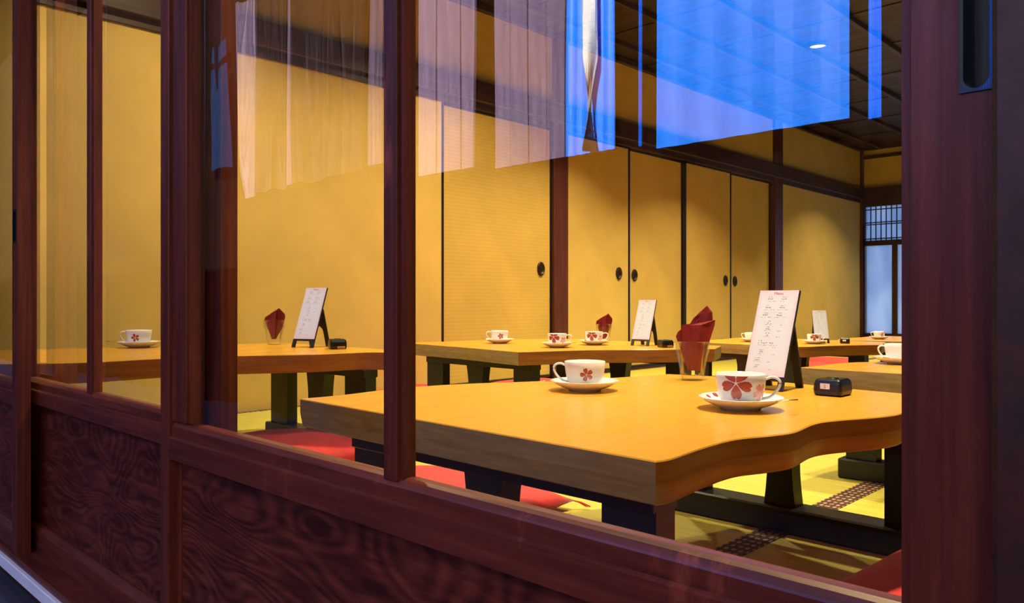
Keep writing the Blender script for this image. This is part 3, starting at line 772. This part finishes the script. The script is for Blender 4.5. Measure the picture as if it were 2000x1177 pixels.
cup_set(-2.815, 0.800, 0.365, YD-5, 'on the left table, hidden behind the dark stile', -1, 1.06)
cup_set(-2.730, 2.231, 0.333, YD+180, 'on the middle table, handle left', 1)
cup_set(-2.299, 2.167, 0.333, YD-12, 'on the middle table, nearest its corner', -1)
cup_set(-2.309, 2.448, 0.333, YD-8, 'on the middle table, next to the napkin tumbler', -1)
cup_set(-1.997, 4.235, 0.280, YD-5, 'on the far table before the small menu', -1, 0.95)
cup_set(-2.391, 4.193, 0.280, YD+180, 'on the far table, left of the near menu', 1, 0.95)
cup_set(-2.066, 5.560, 0.260, YD+180, 'on the farthest table below the window', 1, 0.92)
cup_set(-0.822, 2.090, 0.345, YD+180, 'cut off by the right door stile', 1)

# ------------------------------------------------------------------ tumblers with napkins
def make_tumbler():
    seg = 36
    bm = bmesh.new()
    prof = [(0.0, 0.0), (0.026, 0.0), (0.0275, 0.003), (0.030, 0.020), (0.0335, 0.045), (0.0365, 0.062), (0.0392, 0.068), (0.0405, 0.076), (0.0412, 0.093), (0.0402, 0.0945),
            (0.0388, 0.093), (0.0378, 0.076), (0.0340, 0.060), (0.0305, 0.044), (0.0275, 0.022), (0.0245, 0.012), (0.0, 0.010)]
    rings = []
    for i, (r, z) in enumerate(prof):
        if r == 0: rings.append([bm.verts.new((0, 0, z))]); continue
        ring = []
        for k in range(seg):
            a = 2*PI*k/seg
            rr = r
            if i < 10 and 0.003 <= z <= 0.066:       # broad facets on the outside below the shoulder
                rr = r*(1.0-0.055*abs(math.cos(4.5*a))**2*math.sin(PI*min(1, z/0.066)))
            ring.append(bm.verts.new((rr*math.cos(a), rr*math.sin(a), z)))
        rings.append(ring)
    for a, b in zip(rings, rings[1:]):
        for k in range(seg):
            j = (k+1) % seg
            if len(a) == 1: bm.faces.new((a[0], b[j], b[k]))
            elif len(b) == 1: bm.faces.new((a[k], a[j], b[0]))
            else: bm.faces.new((a[k], a[j], b[j], b[k]))
    return obj('glass_tumbler', bm, M['tumbler'], None, smooth=True)
def leaf(bm, poly, ridge, depth, y0, th=0.0016):
    """a folded napkin leaf: outline in x,z; ridge = (x0,z0,x1,z1) fold line that stands proud by depth"""
    def y_at(x, z):
        x0, z0, x1, z1 = ridge; t = (z-z0)/(z1-z0) if z1 != z0 else 0; xr = x0+(x1-x0)*t
        return y0 - depth*max(0.0, 1-abs(x-xr)/0.022)
    # split the outline into rows so that the leaf bends smoothly
    zs = [p[1] for p in poly]; lo, hi = min(zs), max(zs); rows = 10; cols = 9
    def span(z):
        xs = []
        n = len(poly)
        for i in range(n):
            (xa, za), (xb, zb) = poly[i], poly[(i+1) % n]
            if (za <= z <= zb) or (zb <= z <= za):
                if abs(zb-za) < 1e-9: xs += [xa, xb]
                else: xs.append(xa+(xb-xa)*(z-za)/(zb-za))
        return min(xs), max(xs)
    front, back = [], []
    for r in range(rows+1):
        z = lo+(hi-lo)*(0.002+0.996*r/rows); a, b = span(z)
        fr, bk = [], []
        for c in range(cols+1):
            x = a+(b-a)*c/cols; y = y_at(x, z)
            fr.append(bm.verts.new((x, y, z))); bk.append(bm.verts.new((x, y+th, z)))
        front.append(fr); back.append(bk)
    for r in range(rows):
        for c in range(cols):
            bm.faces.new((front[r][c], front[r][c+1], front[r+1][c+1], front[r+1][c])); bm.faces.new((back[r][c], back[r+1][c], back[r+1][c+1], back[r][c+1]))
        bm.faces.new((front[r][0], front[r+1][0], back[r+1][0], back[r][0])); bm.faces.new((front[r][cols], back[r][cols], back[r+1][cols], front[r+1][cols]))
    for c in range(cols):
        bm.faces.new((front[0][c], back[0][c], back[0][c+1], front[0][c+1])); bm.faces.new((front[rows][c], front[rows][c+1], back[rows][c+1], back[rows][c]))
KP = 1.97/1520
def px(l, ox, oy, k): return [((u-ox)*k, (oy-v)*k+0.0) for u, v in l]
def make_napkin_a():
    t = empty('paper_napkin'); q = lambda l: px(l, 1352, 744, KP)
    bm = bmesh.new(); leaf(bm, q([(1333, 655), (1321, 666), (1321, 672), (1333, 705), (1342, 734), (1352, 734), (1352, 655)]), (-0.012, 0.01, -0.008, 0.12), 0.010, -0.004); obj('side_fold', bm, M['napkin'], t)
    bm = bmesh.new(); leaf(bm, q([(1349, 645), (1380, 614), (1387, 617), (1391, 627), (1392, 648), (1384, 668), (1362, 732), (1350, 732)]), (0.030, 0.06, 0.042, 0.17), 0.012, 0.012); obj('raised_fold', bm, M['napkin'], t)
    bm = bmesh.new(); leaf(bm, q([(1331, 641), (1362, 644), (1393, 640), (1394, 643), (1386, 668), (1366, 734), (1343, 734), (1332, 700)]), (0.006, 0.01, 0.016, 0.13), 0.008, -0.010); obj('front_fold', bm, M['napkin'], t)
    return t
def make_napkin_b():
    t = empty('paper_napkin'); k = 2.62/1520; q = lambda l: px(l, 534, 673, k)
    bm = bmesh.new(); leaf(bm, q([(547, 594), (561, 611), (553, 640), (539, 667), (532, 667), (536, 620), (540, 604)]), (0.004, 0.012, 0.016, 0.12), 0.012, 0.004); obj('back_fold', bm, M['napkin'], t)
    bm = bmesh.new(); leaf(bm, q([(547.5, 593.5), (541, 607), (538, 667), (530, 667), (514, 630), (511, 622), (513, 615)]), (0.004, 0.012, 0.012, 0.13), 0.013, -0.002); obj('front_fold', bm, M['napkin'], t)
    return t
tum0 = make_tumbler()
nap_b0 = make_napkin_b()
def tumbler(x, y, z, nap, first, where, sc=1.0):
    g = tum0 if first else copy_tree(tum0)
    g.location = (x, y, z); g.scale = (sc,)*3
    tag(g, 'faceted clear glass tumbler holding a red napkin ' + where, 'glass', 'napkin tumblers')
    nap.location = (x, y, z+0.011*sc); nap.rotation_euler = (0, 0, YAW)
    tag(nap, 'folded wine-red paper napkin standing in the tumbler ' + where, 'napkin', 'red napkins')
tumbler(-0.996, 1.155, 0.35, make_napkin_a(), True, 'on the near table')
tumbler(-2.905, 1.105, 0.365, nap_b0, False, 'on the left table', 1.05)
tumbler(-2.388, 2.628, 0.333, copy_tree(nap_b0), False, 'on the middle table')

# ------------------------------------------------------------------ menus on small black easels
def make_menu():
    t = empty('menu_stand')
    Wd, Lh = 0.092, 0.232                          # board width and slant length, feet included
    th = math.atan2(0.088, 0.214)                  # lean backwards
    def slant(o): o.rotation_euler = (-th, 0, 0)   # top tips towards +y
    bd = bmesh.new()
    h = Wd/2; ft = 0.026
    poly = [(-h, 0), (-h+0.013, 0), (-h+0.013, ft), (h-0.013, ft), (h-0.013, 0), (h, 0), (h, Lh), (-h, Lh)]
    prism(bd, poly, 'y', 0.0, 0.006); board = obj('easel_board', bd, M['black'], t); slant(board)
    bm = bmesh.new(); bm_box(bm, -h+0.001, h-0.001, -0.0012, -0.0002, ft+0.006, Lh-0.0005)
    paper = obj('menu_sheet', bm, M['menu'], board)
    # the print: heading and the small two-column lines of the list
    bm = bmesh.new(); rnd = random.Random(3)
    H = Lh-ft-0.006; z0 = ft+0.006; w = Wd-0.002
    def line(u, v, length, size, dens=0.75):
        x = -w/2+u*w; z = z0+(1-v)*H
        n = max(2, int(length*w/(size*0.95)))
        for k in range(n):
            if rnd.random() > dens: continue
            a = x+k*size*0.95
            for s in range(2):
                bx = a+rnd.uniform(0, size*0.35); bz = z+rnd.uniform(-size*0.45, size*0.25)
                if rnd.random() < 0.5: bm_box(bm, bx, bx+size*0.55, -0.00145, -0.0011, bz, bz+size*0.22)
                else: bm_box(bm, bx, bx+size*0.2, -0.00145, -0.0011, bz, bz+size*0.55)
    for v, u1, u2 in ((0.085, 0.24, 0.60), (0.185, 0.22, 0.58), (0.275, 0.18, 0.54)):
        for u in (u1, u2):
            line(u+0.02, v, 0.12, 0.0022); line(u, v+0.024, 0.16, 0.0034, 0.9); line(u-0.04, v+0.05, 0.15, 0.0016, 0.6); line(u+0.14, v+0.05, 0.10, 0.0022)
    for v, u in ((0.37, 0.34), (0.44, 0.33), (0.51, 0.32)):
        line(u+0.02, v, 0.12, 0.0022); line(u, v+0.022, 0.12, 0.0034, 0.9); line(u-0.04, v+0.042, 0.2, 0.0015, 0.6); line(u+0.30, v+0.045, 0.10, 0.0022)
    line(0.2, 0.60, 0.1, 0.0022); line(0.2, 0.625, 0.46, 0.0034, 0.85); line(0.2, 0.65, 0.5, 0.0018, 0.7); line(0.56, 0.675, 0.1, 0.0022)
    for v, u in ((0.71, 0.24), (0.80, 0.18), (0.88, 0.20)):
        line(u+0.02, v, 0.12, 0.0022); line(u, v+0.022, 0.16, 0.0032, 0.9); line(u-0.02, v+0.042, 0.22, 0.0015, 0.6); line(u+0.34, v+0.045, 0.10, 0.0022)
    tag(obj('printed_lines', bm, M['ink'], board), kind=None)
    text_obj('heading', 'Menu', 0.0095, M['inkred'], board, (0.0, -0.0014, z0+H*0.945), (PI/2, 0, 0))
    # prop at the back: a panel hinged at mid height, cut out below to leave two legs
    hz = 0.135; hy = math.tan(th)*hz+0.008
    Lb = math.hypot(hz, 0.065); tb = math.atan2(0.105-hy, hz)
    bm = bmesh.new(); w2 = h-0.002; lg = 0.016; arch = []
    for k in range(9):
        a = PI*k/8; arch.append(((w2-lg)*math.cos(a), -Lb*0.55+0.022*math.sin(a)))
    poly = [(-w2, 0), (w2, 0), (w2, -Lb*0.98), (w2-lg, -Lb*0.98)] + arch + [(-w2+lg, -Lb*0.98), (-w2, -Lb*0.98)]
    prism(bm, poly, 'y', 0.0, 0.006)
    bk = obj('back_prop', bm, M['black'], t, (0, hy, hz)); bk.rotation_euler = (tb, 0, 0)
    return t
men0 = make_menu()
def menu(x, y, z, rz, first, where, sc=1.0):
    m = men0 if first else copy_tree(men0)
    m.location = (x, y, z); m.rotation_euler = (0, 0, math.radians(rz)); m.scale = (sc,)*3
    tag(m, 'white menu sheet on a small black easel ' + where, 'menu', 'table menus on black easels')
menu(-0.775, 1.067, 0.35, 0, True, 'on the near table')
menu(-2.625, 1.065, 0.366, 22, False, 'on the left table', 1.06)
menu(-2.105, 2.530, 0.333, 8, False, 'on the middle table')
menu(-1.985, 4.330, 0.280, 36, False, 'on the far table behind a cup', 0.95)

# ------------------------------------------------------------------ black call buttons
def make_call(numbered):
    t = empty('call_button')
    a, b, hh = 0.0285, 0.032, 0.034
    bm = bmesh.new()
    rings = []
    for z, ins in ((0.0, 0.004), (0.003, 0.001), (0.010, 0.0), (0.024, 0.0005), (0.031, 0.003), (hh, 0.007)):
        ring = []
        for (sx, sy) in ((1, 1), (-1, 1), (-1, -1), (1, -1)):
            cx_, cy_ = sx*(a-0.007), sy*(b-0.007); r = 0.007-ins*0.6
            st = math.atan2(sy, sx)-PI/4
            for k in range(5):
                an = st+PI/2*k/4; ring.append(bm.verts.new((cx_-sx*ins*0.4+r*math.cos(an), cy_-sy*ins*0.4+r*math.sin(an), z)))
        rings.append(ring)
    n = len(rings[0])
    for p, q in zip(rings, rings[1:]):
        for i in range(n): bm.faces.new((p[i], p[(i+1) % n], q[(i+1) % n], q[i]))
    bm.faces.new(rings[0][::-1]); bm.faces.new(rings[-1])
    obj('case', bm, M['plastic'], t)
    bm = bmesh.new(); lathe(bm, [(0.0, hh+0.0018), (0.010, hh+0.0018), (0.012, hh+0.0008), (0.012, hh-0.001)], 24)
    obj('push_button', bm, M['plastic'], t, smooth=True)
    bm = bmesh.new(); bm_box(bm, -a-0.0002+0.001, a-0.001, -b-0.0003, -b+0.001, 0.0135, 0.0145); obj('seam', bm, M['lacquer'], t)
    if numbered:
        bm = bmesh.new(); bm_box(bm, -0.0125, 0.0065, -b-0.0008, -b+0.001, 0.0145, 0.0255); w_ = obj('number_window', bm, M['lcd'], t)
        text_obj('number', '1', 0.0115, M['black'], w_, (-0.003, -b-0.0010, 0.0160), (PI/2, 0, 0), 0.0)
    else:
        bm = bmesh.new(); bm_box(bm, -0.004, 0.021, -b-0.0008, -b+0.001, 0.003, 0.010); w_ = obj('label_tag', bm, M['tagtan'], t)
        bm = bmesh.new()
        for k in range(6): bm_box(bm, -0.002+k*0.0036, 0.0006+k*0.0036, -b-0.0011, -b-0.0006, 0.0052, 0.0078)
        obj('print', bm, M['lacquer'], w_)
    return t
c1 = make_call(True); c1.location = (-0.632, 1.090, 0.35)
tag(c1, 'black call button with a white number 1 on the near table', 'call button', 'table call buttons')
c2 = make_call(False); c2.location = (-2.470, 1.120, 0.365); c2.rotation_euler = (0, 0, math.radians(66)); c2.scale = (1.08,)*3
tag(c2, 'black call button with tan label on the left table', 'call button', 'table call buttons')
c3 = copy_tree(c2); c3.location = (-1.95, 2.51, 0.333); c3.rotation_euler = (0, 0, math.radians(58)); c3.scale = (1, 1, 1)
tag(c3, 'black call button beside the menu on the middle table', 'call button', 'table call buttons')
c4 = copy_tree(c1); c4.location = (-1.875, 4.405, 0.28); c4.rotation_euler = (0, 0, math.radians(20))
tag(c4, 'black call button on the far table under the pale wall', 'call button', 'table call buttons')

# ------------------------------------------------------------------ floor cushions
def make_cushion():
    bm = bmesh.new(); n = 26; s = 0.29
    def P(u, v, sg):
        # rounded square, puffed in the middle, pinched corners
        x, y = u*s, v*s
        pin = 1-0.05*(1-abs(u)**3)*0-0.06*(abs(v)**4*(1-abs(u)**4)+0)*0
        k = (1-abs(u)**3.2)*(1-abs(v)**3.2)
        bx = x*(1-0.045*(1-v*v)*abs(u)**6); by = y*(1-0.045*(1-u*u)*abs(v)**6)
        wob = 0.0025*math.sin(9*u+2*v)*math.sin(7*v-u)
        if sg > 0: z = 0.022+0.058*k**0.55+wob*k
        else: z = 0.022-0.022*min(1, k*6)
        return (bx, by, z)
    top = [[bm.verts.new(P(-1+2*i/n, -1+2*j/n, 1)) for j in range(n+1)] for i in range(n+1)]
    bot = [[(top[i][j] if i in (0, n) or j in (0, n) else bm.verts.new(P(-1+2*i/n, -1+2*j/n, -1))) for j in range(n+1)] for i in range(n+1)]
    for i in range(n):
        for j in range(n):
            bm.faces.new((top[i][j], top[i+1][j], top[i+1][j+1], top[i][j+1]))
            bm.faces.new((bot[i][j], bot[i][j+1], bot[i+1][j+1], bot[i+1][j]))
    t = empty('floor_cushion'); obj('cover', bm, M['cushion'], t, smooth=True)
    for sx in (-1, 1):
        for sy in (-1, 1):
            bm = bmesh.new()
            for k in range(6):
                a = k*PI/3
                tube(bm, [(0, 0, 0.0), (sx*0.012+0.003*math.cos(a), sy*0.012+0.003*math.sin(a), -0.004), (sx*0.028+0.006*math.cos(a), sy*0.028+0.006*math.sin(a), -0.016)], [0.0015, 0.0014, 0.001], 5)
            obj('corner_tassel', bm, M['cushion'], t, (sx*s*0.985, sy*s*0.985, 0.022))
    return t
cu0 = make_cushion(); fc = True
def cushion(x, y, rz, label, z=0.002):
    global fc
    c = cu0 if fc else copy_tree(cu0); fc = False
    c.location = (x, y, z); c.rotation_euler = (0, 0, math.radians(rz)); tag(c, label, 'cushion', 'red floor cushions')
cushion(-2.42, 0.84, 4, 'bright red floor cushion between the left and the near table')
cushion(-1.56, 0.76, 3, 'red floor cushion at the left edge of the near table')
cushion(-0.27, 0.97, -4, 'red floor cushion at the lower right, beside the door stile')
cushion(-3.24, 2.20, 5, 'red floor cushion by the wall left of the middle table')
cushion(-3.05, 2.86, 0, 'red floor cushion by the wall behind the middle table')
cushion(-2.60, 3.35, 8, 'red floor cushion between the middle and the far table')
cushion(-2.45, 5.25, 0, 'red floor cushion behind the far table')
cushion(-2.55, 5.85, 4, 'red floor cushion beside the farthest table')
